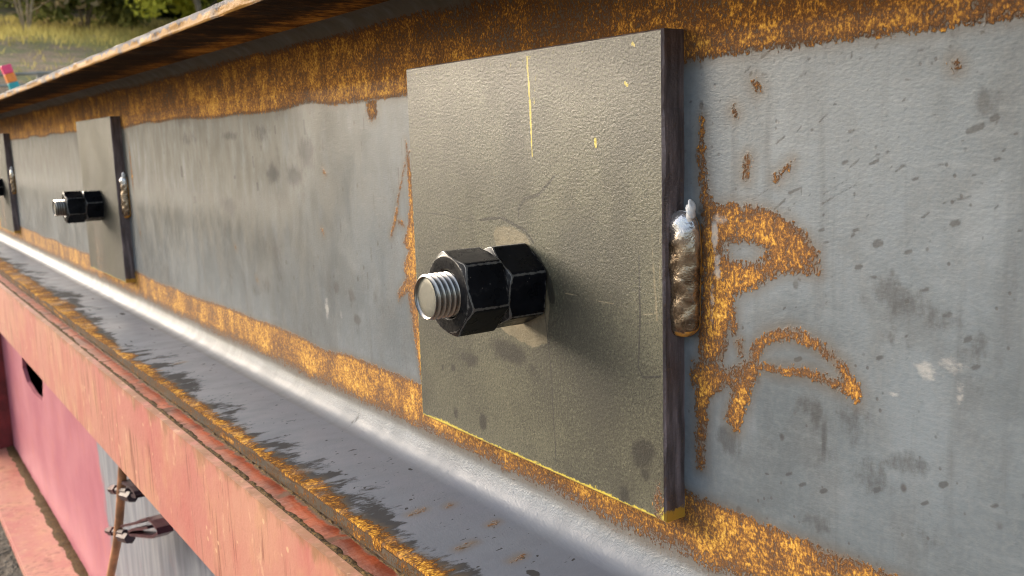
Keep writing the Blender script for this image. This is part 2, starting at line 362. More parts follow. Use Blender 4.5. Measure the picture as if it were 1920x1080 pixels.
# ------------------------------------------------------------------ ground
def hill(x, y):
    r = np.maximum(0, -x-1.5); h = .190*r + .012*np.sin(x*1.7+y*.6)*np.minimum(r, 3) + .05*np.sin(x*.45+1+y*.31)*np.minimum(r/4, 1)
    return np.where(r > 46, .190*46+.03*(r-46), h)*np.clip(1-(np.abs(y)-60)/160, 0, 1)
def make_ground():
    xs = np.unique(np.concatenate([np.linspace(-40, 3, 110), -40-np.geomspace(1, 1160, 26), 3+np.geomspace(1, 1200, 26)]))
    ys = np.unique(np.concatenate([np.linspace(-14, 20, 80), 20+np.geomspace(1, 1180, 24), -14-np.geomspace(1, 1180, 24)]))
    X, Y = np.meshgrid(xs, ys, indexing='ij'); Zg = hill(X, Y)
    M = Mat('leaf_litter_ground'); n = M.noise(2.2, 4, .6); f = M.noise(30, 4, .65); g = M.noise(.55, 3, .5); x_, y_, z_ = M.xyz()
    dirt = M.mix(M.step(f, .35, .68), (.12, .092, .066), (.25, .20, .15))
    hilly = M.step(M.add(x_, M.mul(M.sub(n, .5), 2.)), -4.5, -6.0)
    litter = M.mix(M.step(f, .35, .65), (.15, .105, .06), (.30, .215, .13))
    litter = M.mix(M.mul(M.step(n, .42, .6), .8), litter, (.12, .13, .045))
    gr = M.step(M.add(x_, M.mul(M.sub(g, .5), 3.)), -13.6, -14.6)
    gr2 = M.step(M.add(x_, M.mul(M.sub(g, .5), 3.)), -18.0, -16.8)
    litter = M.mix(M.mul(M.mul(gr, gr2), M.step(n, .3, .5)), litter, (.33, .27, .065))  # yellow grass band; the sunlit strip by the trees is put into its colour
    mat = M.bsdf(M.mix(hilly, dirt, litter), .95, 0., M.bump(f, .05, .8), spec=.2)
    V = np.stack([X, Y, Zg], -1).reshape(-1, 3)
    link('ground', mesh('ground', V, grid_faces(len(xs), len(ys)), True), mat=mat, kind='structure')
make_ground()

# ------------------------------------------------------------------ grey steel girder
GIRDER = empty('steel_girder', (0, 0, 0), 'long grey steel I-beam streaked with orange rust, lying on the salmon pink girder', 'girder')
def xs_detail():
    a = [XA]
    fine = list(np.concatenate([np.arange(-.31, -.224, .0008), np.arange(-.224, -.03, .004), np.arange(-.03, .138, .0008)]))
    left = [-.31]; st = .0014
    while left[-1] > XA: left.append(left[-1]-st); st = min(st*1.02, .03)
    right = list(np.linspace(.14, XB, 30))
    return np.array(sorted([max(v, XA) for v in left[1:]] + fine + right))
def make_web():
    xs = xs_detail(); R = .0150
    prof = []                                                     # (y, z) from the top flange down to the bottom flange
    for t in np.linspace(0, math.pi/2, 9): prof.append((-R+R*math.sin(t), ZT-R+R*math.cos(t)))
    prof += [(0, z) for z in np.arange(ZT-R-.0008, ZB+R+.0004, -.0008)]
    for t in np.linspace(0, math.pi/2, 22): prof.append((-R+R*math.cos(t), ZB+.00004+R-R*math.sin(t)))
    prof += [(-R-.0007, ZB+.00004), (-R-.0015, ZB+.00003)]
    P = np.array(prof); n = len(P)
    X = np.repeat(xs[:, None], n, 1); Y = np.repeat(P[None, :, 0], len(xs), 0); Z = np.repeat(P[None, :, 1], len(xs), 0)
    rust = np.full(X.shape, -19.); dark = np.zeros(X.shape); pale = np.zeros(X.shape); thin = np.zeros(X.shape); film_shade = np.zeros(X.shape)
    def near(P, m):
        P = np.atleast_2d(P); ci = slice(*np.searchsorted(xs, (P[:, 0].min()-m, P[:, 0].max()+m)))
        zr = np.where((Z[0] > P[:, 1].min()-m) & (Z[0] < P[:, 1].max()+m))[0]
        return (ci, slice(zr[0], zr[-1]+1)) if len(zr) and ci.stop > ci.start else None
    def R_(s): np.maximum(rust, s, out=rust)
    def D_(s): np.maximum(dark, s, out=dark)
    # the two long rust bands
    zb = .1464*K+Z0; wav = (vnoise(X, Z, .05, 1, 3)-.5)*.004
    up = (Z-zb+wav)*1000; hi = (ZT-.0075-Z + (vnoise(X, Z, .05, 1, 5)-.5)*.002)*1000
    R_(np.minimum(up, hi)); 
    th = np.clip(.18*(X > PXL-.06) + soft((Z-zb)*1000, 3, 30)*np.where(X < PXL, .38, .52) + (vnoise(X, Z, .05, .012, 9)-.5)*.7 + (vnoise(X, Z, .012, .006, 10)-.5)*.3, 0, 1)
    film_shade[:] = np.where(Z > zb-.004, soft((Z-zb)*1000, 2, 12)*.9, 0)
    film_shade[:] = np.maximum(film_shade, .85*soft(-X, .14, .5)*(.35+.65*soft(Z-Z0, -.14, .0)))  # falloff of reflected light painted in: darker, warmer tone towards the left
    zl1 = on_y(787, 722).z; zl0 = on_y(742, 786).z
    lo = np.minimum((zl1-Z+wav)*1000, (Z-zl0+.0015+(vnoise(X, Z, .03, 1, 8)-.5)*.003)*1000)
    R_(lo)
    thin[:] = np.where(Z > zb-.004, np.clip(th, 0, .98), 0)
    thin[:] = np.maximum(thin, np.where(Z < zl0+.010, np.clip(1.3-(Z-zl0)*1000/7, 0, 1.3), 0))
    # rust figure beside the weld
    z6 = lambda pts: XZ([(1150+a/1.929, 340+b/1.929) for a, b in pts])
    head = poly_sdf(X, Z, z6([(318, 70), (350, 88), (420, 82), (500, 86), (575, 110), (645, 150), (705, 206), (738, 256), (746, 332), (690, 332), (625, 326), (575, 346), (525, 378), (470, 398), (440, 414), (428, 460), (416, 520), (408, 600), (394, 645), (350, 660), (310, 640), (316, 560), (322, 400), (322, 200)]))
    eye = blob(X, Z, z6([(472, 256)])[0], .0105, .0042)
    head = np.minimum(head, np.where(eye > -1.2, -eye*4.5, 9e3)); R_(head)
    R_(stroke_sdf(X, Z, z6([(322, -230), (318, -90), (328, 20), (345, 100)]), [.5, 1.6, 1.8, 3.2]))
    R_(stroke_sdf(X, Z, z6([(428, 460), (436, 545)]), [2, 1.2])); R_(stroke_sdf(X, Z, z6([(452, 580), (462, 615)]), 1.6))
    R_(poly_sdf(X, Z, z6([(290, 650), (350, 645), (420, 685), (470, 652), (522, 648), (525, 690), (500, 740), (490, 790), (470, 850), (455, 905), (435, 898), (408, 860), (425, 780), (430, 738), (400, 745), (360, 768), (342, 800), (340, 840), (332, 930), (328, 1035), (305, 1040), (298, 930), (300, 850), (297, 770), (302, 742), (287, 738), (283, 690)])))
    R_(stroke_sdf(X, Z, z6([(505, 655), (520, 600), (560, 566), (640, 548), (720, 582), (785, 628), (828, 675), (848, 722), (868, 752), (884, 795)]), [2.2, 1.9, 1.6, 2.4, 1.8, 1.7, 1.9, 2.6, 3, .6]))
    R_(stroke_sdf(X, Z, z6([(525, 668), (600, 684), (700, 692), (770, 718), (835, 745), (862, 760)]), [1., 1.2, 1.3, 1.5, 1.9, 2]))
    R_(stroke_sdf(X, Z, XZ([(1402, 298), (1398, 332)]), [1.4, 1.0])); R_(stroke_sdf(X, Z, XZ([(1484, 303), (1456, 335)]), [.2, .9]))
    for p in [(1415, 155), (1375, 205), (1790, 118), (1418, 160), (603, 430), (606, 320), (697, 212), (440, 460), (480, 520)]: 
        R_(stroke_sdf(X, Z, XZ([p, (p[0]+4, p[1]+8)]), .9))
    R_(blob(X, Z, XZ([(697, 205)])[0], .007, .006)*4)
    # rust that crept out from under the plate's left edge
    R_(poly_sdf(X, Z, XZ([(760, 262), (772, 330), (776, 400), (784, 470), (790, 560), (796, 690), (800, 780), (782, 660), (770, 580), (764, 545), (748, 562), (746, 552), (762, 520), (757, 500), (766, 470), (757, 455), (766, 420), (768, 380)])))
    R_(stroke_sdf(X, Z, XZ([(767, 285), (754, 330), (746, 375), (742, 410), (733, 443)]), [.5, .35, .35, 1.6, .8])); R_(stroke_sdf(X, Z, XZ([(742, 410), (757, 422)]), .9))
    for s_ in (S2, S3):
        for (a0, a1, w) in (((.030, -.01), (.042, -.075), 2.5), ((.028, .03), (.036, -.03), 2.), ((.04, -.07), (.05, -.10), 1.2)):
            R_(stroke_sdf(X, Z, np.array([(PXR+s_+a0[0], a0[1]+Z0), (PXR+s_+a1[0], a1[1]+Z0)]), w))
    bm_ = (X > PXR+.001) & (Z < zb-.004) & (Z > zl0+.02)
    thin[:] = np.where(bm_, np.clip(.05+1.0*(vnoise(X, Z, .010, .012, 61)-.38), 0, .6), thin)
    # dark smudges and scratches, measured from the photograph
    def sm(p, rx, rz, rot=0, k=1.): 
        c = XZ([p])[0]; w_ = near(c, max(rx, rz)*1.3)
        if w_: dark[w_] = np.maximum(dark[w_], np.clip(blob(X[w_], Z[w_], c, rx*1.25, rz*1.25, rot)*1.25, 0, .95)*k)
    def spot(P, w, g, b, mx=1.):
        w_ = near(P, .004+w*.001)
        if w_: dark[w_] = np.maximum(dark[w_], np.clip(stroke_sdf(X[w_], Z[w_], P, w)*g+b, 0, mx))
    sm((430, 388), .030, .014, 0, 1); sm((512, 325), .02, .012); sm((552, 330), .022, .012); sm((575, 285), .020, .018); sm((520, 470), .02, .022, 0, .7); sm((488, 445), .02, .014, 0, .6)
    sm((525, 505), .014, .022, .1, .7); sm((355, 260), .05, .012, 0, .7); sm((430, 255), .035, .006, 0, .8); sm((490, 250), .03, .012, 0, .7)
    sm((630, 540), .008, .007); sm((660, 555), .007, .008); sm((670, 600), .008, .006); sm((710, 560), .018, .02, 0, .6); sm((480, 545), .02, .008, 0, .7); sm((500, 535), .015, .012, 0, .8)
    sm((1530, 775), .004, .009, 0, 1); sm((1545, 820), .0022, .014, 0, .9); sm((1600, 790), .012, .02, .5, .6); sm((1690, 870), .020, .006, .2, .7); sm((1640, 890), .014, .012, .4, .7); sm((1365, 825), .010, .009, 0, .9)
    sm((1830, 655), .012, .010, .3, .6); sm((1690, 560), .022, .009, -.45, .75); sm((1760, 600), .012, .007, 0, .7); sm((1640, 560), .016, .012, -.4, .5); sm((1690, 640), .016, .006, -.3, .55)
    sm((1850, 190), .008, .008, .4, .8); sm((1740, 1000), .012, .008, 0, .5); sm((1830, 720), .013, .006, .2, .5); sm((1530, 980), .012, .006, 0, .6); sm((1540, 830), .01, .02, .2, .5); sm((1510, 760), .012, .006, .3, .7)
    for a0, a1, w in [((1452, 393), (1472, 374), .6), ((1540, 383), (1606, 345), .5), ((1606, 345), (1600, 375), .4), ((1542, 365), (1600, 330), .35), ((1592, 315), (1613, 297), .5), ((1480, 362), (1503, 352), .8), ((1503, 352), (1502, 365), .6), ((1770, 380), (1820, 369), .45), ((1815, 247), (1842, 236), 1.3), ((1455, 270), (1472, 255), .5), ((1410, 375), (1440, 355), .4), ((1630, 308), (1648, 300), .8), ((1535, 230), (1552, 213), .5)]:
        spot(XZ([a0, a1]), w*.8, 1.1, .5)
    for p, w in [((1787, 420), 1.9), ((1642, 458), 2.2), ((1698, 474), 1.3), ((1606, 502), 1.4), ((1600, 433), 1.2), ((1730, 545), 1.2), ((1535, 433), 1.0), ((1545, 456), 1.0), ((1580, 306), 1.3), ((1593, 247), 1.2), ((1866, 300), 1.3), ((1860, 223), 1.8), ((1772, 593), 1.4), ((1645, 672), 1.1), ((1492, 675), 1.6), ((1765, 910), 1.8), ((1640, 920), 1.6), ((1540, 922), 1.4), ((1860, 950), 1.4), ((1730, 945), 1.2), ((1500, 910), 1.3), ((1475, 890), 1.1), ((1760, 310), .9), ((1712, 337), 1.0), ((1690, 312), .9), ((1810, 638), 1.5), ((1825, 690), 1.2)]:
        spot(XZ([p, (p[0]+9, p[1]-3)]), w*.62, .9, .5)
    r3 = np.random.default_rng(3)
    for _ in range(280):                                            # loose specks, fewer downwards
        cx, cz = r3.uniform(-.02, .135), ZT-.05-abs(r3.normal(0, .055)); w = min(.95, r3.lognormal(-1.05, .5)); an = r3.normal(.35, .45)
        L = r3.lognormal(-6.9, .6); b0 = np.array((cx, cz)); b1 = b0+np.array((math.cos(an), math.sin(an)))*L
        spot(np.stack([b0, b1]), w*.8, 1.2, .45)
    for _ in range(200):
        cx, cz = r3.uniform(-1.1, -.235), r3.uniform(ZB+.03, ZT-.05); w = r3.uniform(.4, 1.3); b0 = np.array((cx, cz)); b1 = b0+np.array((0, r3.uniform(.002, .012)))
        spot(np.stack([b0, b1]), w, .9, .3, .8)
    for _ in range(46):
        cx, cz = r3.uniform(-1.15, -.25), r3.uniform(ZB+.03, ZT-.05); rx, rz = r3.uniform(.003, .012), r3.uniform(.006, .028)
        c = np.array((cx, cz)); w_ = near(c, .035)
        if w_: dark[w_] = np.maximum(dark[w_], np.clip(blob(X[w_], Z[w_], c, rx, rz, r3.normal(0, .2))*1.2, 0, 1)*r3.uniform(.3, .62))
    # dark fringe under the top band, and vertical streaks
    D_(np.where((Z < zb+.002) & (X < PXL), np.clip(1-(zb-Z)/.016, 0, 1)*.62*vnoise(X, Z, .03, .05, 21)*1.3, 0))
    D_(np.where(X < PXL, .42*soft(vnoise(X, Z, .018, .12, 31), .55, .9), 0))
    D_(np.where((X > PXR), .40*np.clip((Z-(.06*K+Z0))/.025, 0, 1), 0))
    # pale scuffs
    for p, rx, rz, k in [((1735, 695), .0075, .0060, .62), ((1800, 735), .0026, .010, .45), ((1340, 440), .0026, .011, 1.), ((1345, 500), .003, .008, .8), ((1335, 560), .002, .02, .55), ((1350, 410), .006, .004, .7), ((1675, 738), .003, .0015, .6), ((613, 578), .006, .012, .8), ((640, 590), .003, .006, .6), ((345, 330), .01, .006, .5), ((1785, 690), .01, .005, .5)]:
        pale[:] = np.maximum(pale, np.clip(blob(X, Z, XZ([p])[0], rx, rz)*1.5, 0, 1)*k)
    V = np.stack([X, Y, Z], -1).reshape(-1, 3)
    # back face of the web, so it has its real thickness
    off = len(V); yb = .0085
    Vb = np.array([(XA, yb, ZT+.0008), (XA, yb, ZB-.0008), (XB, yb, ZT+.0008), (XB, yb, ZB-.0008)])
    F = grid_faces(len(xs), n); F = [f[::-1] for f in F]
    F += [(off, off+2, off+3, off+1)]
    F += [tuple(list(range(0, n)) + [off+1, off]), tuple(list(range((len(xs)-1)*n, len(xs)*n))[::-1] + [off+2, off+3])]
    pad = lambda a, v: np.concatenate([a.ravel(), np.full(4, v)])
    me = mesh('web', np.concatenate([V, Vb]), F, True, {'rust': pad(rust+20, 0), 'dark': pad(dark, 0), 'pale': pad(pale, 0), 'thin': pad(thin, 0), 'film_shade': pad(film_shade, 0), 'flange_tone': pad(soft(-(Z-ZB)*1000, -17, -.5), 0)})
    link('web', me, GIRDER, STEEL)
make_web()

def flange_grid(name, z_face, z_far, up, mat, paint):
    """flange with a finely divided visible face, its outer edge and plain hidden faces"""
    xs = np.unique(np.concatenate([xs_detail()[xs_detail() < -.75], np.arange(-.75, .06, .001), np.linspace(.06, XB, 60)])); ys = np.linspace(-WF, -.006, 92); r = .0016
    prof = [(-WF+.0, z_face + (z_far-z_face)*t) for t in np.linspace(1, .16, 7)] + [(-WF+r*.3, z_face+(z_far-z_face)*.05)] + [(y, z_face) for y in ys[1:]]
    P = np.array(prof); n = len(P)
    X = np.repeat(xs[:, None], n, 1); Y = np.repeat(P[None, :, 0], len(xs), 0).copy(); Z = np.repeat(P[None, :, 1], len(xs), 0)
    Y[:, :8] += ((vnoise(X, Z, .02, .004, 77)-.5)*.0012)[:, :8]
    at = paint(X, Y, Z); V = np.stack([X, Y, Z], -1).reshape(-1, 3); off = len(V)
    Vb = [(x, WF, z) for x in (XA, XB) for z in (z_face, z_far)]
    F = grid_faces(len(xs), n); F = F if not up else [f[::-1] for f in F]
    L = (len(xs)-1)*n
    F += [(off, off+2, off+3, off+1)]                                # far edge
    F += [(0, L, off+3, off+1)] if True else []
    F += [(n-1, off, off+2, L+n-1)]
    pad = lambda a: np.concatenate([a.ravel(), np.zeros(4)])
    me = mesh(name, np.concatenate([V, np.array(Vb)]), F, True, {k: pad(v) for k, v in at.items()})
    bm = bmesh.new(); bm.from_mesh(me); bmesh.ops.recalc_face_normals(bm, faces=bm.faces); bm.to_mesh(me); bm.free()
    me.polygons.foreach_set('use_smooth', [False]*len(me.polygons))
    return link(name, me, GIRDER, mat)
def paint_bottom(X, Y, Z):
    d = (Y+WF)*1000                                                # mm in from the outer edge
    edge = 8.5 + (vnoise(X, Y, .028, .02, 41)-.5)*7 + (vnoise(X, Y, .006, .02, 42)-.5)*6 + (vnoise(X, Y, .0025, .02, 43)-.5)*5 + 14*soft(-X, .75, 1.1)
    rust = np.where(Y > -WF+.0004, edge-d, .3+3*(vnoise(X, Z, .02, .006, 44)-.5))
    for (px, py, L) in [(770, 965, 9), (860, 1030, 10), (960, 1052, 7), (330, 612+70, 8), (920, 985, 5), (840, 950, 3)]:
        p = on_z(px, py, ZB); rust = np.maximum(rust, stroke_sdf(X, Y, np.array([(p.x, p.y), (p.x-.002, p.y+L*.001)]), 1.0))
    reach = 22+40*(vnoise(X, Y, .06, .09, 47)-.3)+18*(vnoise(X, Y, .017, .05, 49)-.5)
    dark = np.clip(1.0-(d-edge)/np.maximum(reach, 6), 0, 1)**.6*(.30+.75*vnoise(X, Y, .009, .012, 45))
    dark = np.where(Y > -WF+.0004, dark, 1.)
    r4 = np.random.default_rng(12)
    xa = X[:, 0]
    for _ in range(700):
        cx, cy = r4.uniform(-1.2, .06), -WF+r4.uniform(.010, .068); L = abs(r4.normal(0, .0028))+.0004; w = r4.uniform(.15, .5)+(r4.random() < .12)*.6
        q = slice(*np.searchsorted(xa, (cx-.009, cx+.009)))
        if q.stop > q.start: dark[q] = np.maximum(dark[q], np.clip(stroke_sdf(X[q], Y[q], np.array([(cx, cy), (cx-.0008, cy+L*.6), (cx-.0004, cy+L)]), [w*.5, w, w*.3])*1.1+.5, 0, 1))
    for p, rx, ry in [((1000, 1075), .006, .004), ((842, 820), .003, .003), ((770, 1000-120), .003, .002)]:
        q = on_z(*p, ZB); dark = np.maximum(dark, np.clip(blob(X, Y, (q.x, q.y), rx, ry)*2, 0, 1))
    return {'rust': rust+20, 'dark': dark, 'pale': np.zeros(X.shape), 'thin': np.where(Y > -WF+.0004, np.clip(d/34, 0, .7), .5), 'film_shade': np.where(Y > -WF+.0004, 0, 1.), 'flange_tone': np.where(Y > -WF+.0004, 1., 0.)}
flange_grid('bottom_flange', ZB, ZB-FT, True, STEEL, paint_bottom)

def top_flange_mat():
    M = Mat('rusty_flange_underside'); X, Y, Z = M.xyz(); st = M.vec((1, .3, 1))
    f = M.noise(520, 3, .6, st); m = M.noise(60, 4, .65, st); b = M.noise(11, 4, .6)
    v = M.add(M.mul(f, .5), M.add(M.mul(m, .5), M.mul(b, .35)))
    root = M.step(M.add(Y, M.mul(M.sub(m, .5), .02)), -.050, -.026)
    rim = M.step(Y, -WF+.012, -WF+.001)
    v = M.add(v, M.mul(M.math('MAXIMUM', root, M.mul(rim, .5)), .16))
    col = M.ramp(M.step(v, .5, 1.02), [(0, (.014, .008, .005)), (.35, (.038, .019, .007)), (.6, (.125, .052, .010)), (.82, (.34, .145, .022)), (1, (.58, .28, .045))])
    bare = M.mul(M.step(b, .52, .64), M.sub(1., root)); col = M.mix(M.mul(bare, .6), col, (.030, .027, .023))
    fil = M.step(Y, -.0165, -.0125); col = M.mix(M.mul(fil, .85), col, (.060, .054, .036))
    edge = M.step(Y, -WF+.0010, -WF+.0006)
    lip = M.step(M.add(Z, M.mul(M.sub(M.noise(90, 4, .65, M.vec((1, 1, .4))), .5), .012)), ZT+.0062, ZT+.0042)
    ec = M.mix(M.mul(lip, M.step(M.noise(25, 3), .35, .5)), M.mix(f, (.06, .054, .058), (.15, .14, .148)), (.30, .145, .022))
    col = M.mix(edge, col, ec)
    return M.bsdf(col, M.lerp(edge, .9, .6), 0., M.bump(M.add(f, m), .0009, .8), spec=M.lerp(edge, .08, .12))
flange_grid('top_flange', ZT, ZT+FT, False, top_flange_mat(), lambda X, Y, Z: {})

# ------------------------------------------------------------------ mounting plates
def plate_front(seed, main):
    n = 300; g = np.linspace(0, 1, n); c = .0011
    xs = PXL + (PXR-PXL)*g; zs = PZB + (PZT-PZB)*g
    X, Z = np.meshgrid(xs, zs, indexing='ij'); at = {k: np.zeros(X.shape) for k in ('yellow', 'dark', 'pale', 'line')}; at['rust'] = np.full(X.shape, 1.)
    rust = np.full(X.shape, -19.)
    yp = -PT
    dB = (Z-PZB)*1000; dL = (X-PXL)*1000; dR = (PXR-X)*1000; dT = (PZT-Z)*1000
    at['yellow'] = np.maximum(np.clip(1.15-dB/(2.2+2.2*vnoise(X, Z, .01, 1, seed)), 0, 1), np.clip(1.0-dL/1.8, 0, 1)*soft(-(Z-Z0)*1000, -30, 40)*.95)
    at['yellow'] = np.maximum(at['yellow'], .45*np.clip(1-dT/60, 0, 1)*vnoise(X, Z, .04, .04, seed+1))
    if main:
        q = lambda pts: XZ(pts, yp)
        S = lambda pts, w: np.clip(stroke_sdf(X, Z, q(pts), w)*1.6+.55, 0, 1)
        Y_ = lambda s: np.maximum(at['yellow'], s, out=at['yellow'])
        Y_(S([(988, 108), (994, 200), (998, 295)], [.55, .8, .35])); Y_(S([(1004, 140), (1001, 200)], .25)*.8); Y_(S([(1116, 262), (1117, 275)], .9)); Y_(S([(1172, 155), (1176, 160)], .8)); Y_(S([(1186, 82), (1190, 86)], .6)*.9)
        Y_(np.clip(blob(X, Z, q([(1250, 968)])[0], .008, .006)*1.5, 0, 1))
        D = lambda p, rx, rz, k=1., rot=0: np.maximum(at['dark'], np.clip(blob(X, Z, q([p])[0], rx, rz, rot)*1.4, 0, 1)*k, out=at['dark'])
        D((905, 790), .006, .008, .95); D((855, 775), .004, .006, .8); D((1205, 850), .010, .012, .85, -.7); D((1170, 930), .006, .007, .8); D((955, 660), .030, .011, .8); D((880, 672), .016, .008, .7); D((1000, 700), .016, .01, .5)  # dark stains, with the nuts' soft shadow painted in below them
        D((1190, 400), .002, .006, .4); D((1210, 890), .006, .006, .7); D((850, 690), .004, .004, .7); D((830, 690), .002, .003, .7); D((1085, 850), .02, .03, .35); D((1150, 780), .02, .03, .3); D((900, 860), .02, .014, .35)
        L_ = lambda pts, w, k=1.: np.maximum(at['line'], np.clip(stroke_sdf(X, Z, q(pts), w+.12)*1.6+.6, 0, 1)*k, out=at['line'])
        L_([(1003, 470), (1018, 560), (1032, 680), (1043, 870)], .18); L_([(1198, 480), (1200, 600), (1197, 690), (1206, 708), (1238, 706)], .45, .75); L_([(1206, 380), (1203, 480)], .3, .5)
        D_st = lambda pts, w, k=.7: np.maximum(at['dark'], np.clip(stroke_sdf(X, Z, q(pts), w)*1.2+.5, 0, 1)*k, out=at['dark'])
        D_st([(1040, 330), (1010, 365), (985, 372), (972, 392), (972, 412)], [.6, 1., .9, .9, .4], .85); D_st([(900, 412), (940, 408), (985, 432), (1000, 455)], .8, .95); D_st([(780, 398), (830, 402), (880, 415), (910, 435)], .45, .75)
        D_st([(1050, 570), (1046, 600), (1028, 618), (1030, 645), (1008, 656), (998, 648)], .35, .8); D_st([(985, 465), (1010, 490), (1030, 530), (1035, 560)], 2.5, .8)
        at['pale'] = np.clip(poly_sdf(X, Z, q([(925, 440), (930, 425), (955, 425), (985, 440), (1000, 475), (1020, 520), (1030, 580), (1025, 640), (1000, 652), (975, 640), (945, 622), (925, 600), (940, 500)]))/2.5+.5, 0, 1)
        PL = lambda pts, w, k=.6: np.maximum(at['pale'], np.clip(stroke_sdf(X, Z, q(pts), w)*2+.6, 0, 1)*k, out=at['pale'])
        PL([(1060, 550), (1150, 570)], .2, .9); PL([(1205, 590), (1230, 588)], .15, .9); PL([(1222, 440), (1225, 500), (1232, 600)], .5, .6); PL([(1238, 430), (1236, 560)], .4, .6)
        rust = np.maximum(rust, np.clip(blob(X, Z, q([(1235, 950)])[0], .004, .012), -1, 1)*3-1.2)
    else:
        at['yellow'] = np.maximum(at['yellow']*.8, .55*vnoise(X, Z, .02, .02, seed)*np.clip((PXL+.07-X)/.05, 0, 1)*np.clip((Z0-.05-Z)/.06, 0, 1))
        rust = np.maximum(rust, -.6+2.4*(vnoise(X, Z, .022, .14, seed+4)-.55)*np.clip(1-abs(X-PXL-.075)/.05, 0, 1)-1.2*np.clip(abs(X-PXL-.075)/.05, 0, 3))
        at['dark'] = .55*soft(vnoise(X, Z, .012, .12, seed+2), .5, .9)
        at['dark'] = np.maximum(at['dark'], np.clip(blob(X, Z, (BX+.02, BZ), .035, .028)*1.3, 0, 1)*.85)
    at['rust'] = rust+20
    # front face grid with chamfered rim running back to the web
    V = np.stack([X, np.full(X.shape, yp), Z], -1)
    rim = (np.minimum(np.minimum(dB, dT), np.minimum(dL, dR)) < 1e-6)
    V[..., 0] = np.clip(V[..., 0], PXL+c*.6, PXR-c*.6); V[..., 2] = np.clip(V[..., 2], PZB+c, PZT-c*.6)
    F = grid_faces(n, n)
    me = mesh('mounting_plate', V.reshape(-1, 3), F, False, at)
    return me, at
def plate_rim(at_seed):
    # the cut edges all round, wavy like a flame cut, down into the web surface
    n = 60; ring = []
    c = .0011
    for i in range(n): ring.append((PXL + (PXR-PXL)*i/n, PZB, 0))
    for i in range(n): ring.append((PXR, PZB + (PZT-PZB)*i/n, 1))
    for i in range(n): ring.append((PXR - (PXR-PXL)*i/n, PZT, 2))
    for i in range(n): ring.append((PXL, PZT - (PZT-PZB)*i/n, 3))
    rows = [(-PT+.00001, 'in'), (-PT+c, 0), (-PT*.7, 0), (-PT*.4, 0), (-.0014, 0), (.0006, 0)]
    V = []; yel = []
    r = np.random.default_rng(at_seed); wob = np.convolve(r.normal(0, .00035, 4*n+8), np.ones(5)/3, 'same')
    for y, m in rows:
        for k, (x, z, s) in enumerate(ring):
            if m == 'in': x = min(max(x, PXL+c*.6), PXR-c*.6); z = min(max(z, PZB+c), PZT-c*.6)
            elif s == 1 and 0 < (z-PZB): x = x + wob[k]*(.5 if y > -.003 else 1)
            V.append((x, y, z)); dB = (z-PZB)*1000
            yel.append((1.0 if s == 0 else 0) + (np.clip(1.2-dB/7, 0, 1) if s == 1 else 0) + (.75*np.clip(1-(z-Z0)/.03, 0, 1) if s == 3 else 0))
    return mesh('cut_edge', V, grid_faces(len(rows), 4*n, close_v=True), False, {'yellow': yel})
BX, BZ = -.4334*K, -.2089*K+Z0
EDGE = plate_edge(); WELD = weld_metal()
SLAG = plain('white_weld_slag', (.72, .70, .68), .35, .15, 300)
def weld_bead(seed, z0, z1):
    nu, nv = 90, 26; V = []; ed = []; r = np.random.default_rng(seed)
    for i in range(nu):
        t = i/(nu-1); z = z0+(z1-z0)*t; end = math.sqrt(max(0, 1-abs(2*t-1)**7))
        for j in range(nv):
            a_ = math.pi*(-.12+1.24*j/(nv-1))                      # from the web (right) round to the plate's side (left)
            rip = (t*5.2 + .30*math.cos(a_*1.0) + .12*math.sin(t*17)) % 1.0
            rad = .0080*(.86+.14*math.sin(a_))*(1 + .028*(min(rip, (1-rip)*3.5)**1.2 - .4)*math.sin(a_)**2 + .04*math.sin(t*9+seed)) * (.35+.65*end) + 0.00022*(math.sin(i*.43+j*.7+seed)+math.sin(i*.21-j*.5+seed*2))*math.sin(a_)
            x = .0022 + rad*1.15*math.cos(a_); y = -.0014 - rad*.90*math.sin(a_)
            V.append((PXR+x, y, z + (0.0012*math.sin(a_)*(1 if t > .5 else -1))))
            ed.append(np.clip(1.25-min(j, nv-1-j)/3.2, 0, 1) + (.6 if t < .06 else 0))
    off = len(V); V += [(PXR+.001, .0005, z0), (PXR+.001, .0005, z1)]; ed += [0, 0]
    F = [f[::-1] for f in grid_faces(nu, nv)] + [(off, j, j+1) for j in range(nv-1)] + [(off+1, (nu-1)*nv+j+1, (nu-1)*nv+j) for j in range(nv-1)]
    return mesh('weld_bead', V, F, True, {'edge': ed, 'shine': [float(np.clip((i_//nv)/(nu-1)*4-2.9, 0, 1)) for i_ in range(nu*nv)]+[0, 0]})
WZ1, WZ0 = on_y(1290, 402, -.006).z, on_y(1290, 632, -.006).z
def make_plate(dx, seed, main, label, tone):
    me, at = plate_front(seed, main); me.transform(Matrix.Translation((-dx*0, 0, 0)))
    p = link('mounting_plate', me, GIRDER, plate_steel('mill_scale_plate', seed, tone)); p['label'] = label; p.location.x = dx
    link('cut_edge', plate_rim(seed), p, EDGE)
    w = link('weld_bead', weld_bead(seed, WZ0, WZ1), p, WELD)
    bm = bmesh.new(); bmesh.ops.create_icosphere(bm, subdivisions=3, radius=1)
    for v in bm.verts: v.co = Vector((PXR+.0078, -.0042, WZ1+.0012)) + Vector((v.co.x*.0018, v.co.y*.002, v.co.z*.0042))*(1+.18*math.sin(v.co.x*5+v.co.z*7+seed))
    link('weld_slag', bm_mesh('weld_slag', bm, True), p, SLAG)
    return p
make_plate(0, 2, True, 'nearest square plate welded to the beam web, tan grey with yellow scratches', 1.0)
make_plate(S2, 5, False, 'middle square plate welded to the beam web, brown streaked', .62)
make_plate(S3, 9, False, 'farthest square plate welded to the beam web, cut by the left frame edge', .6)

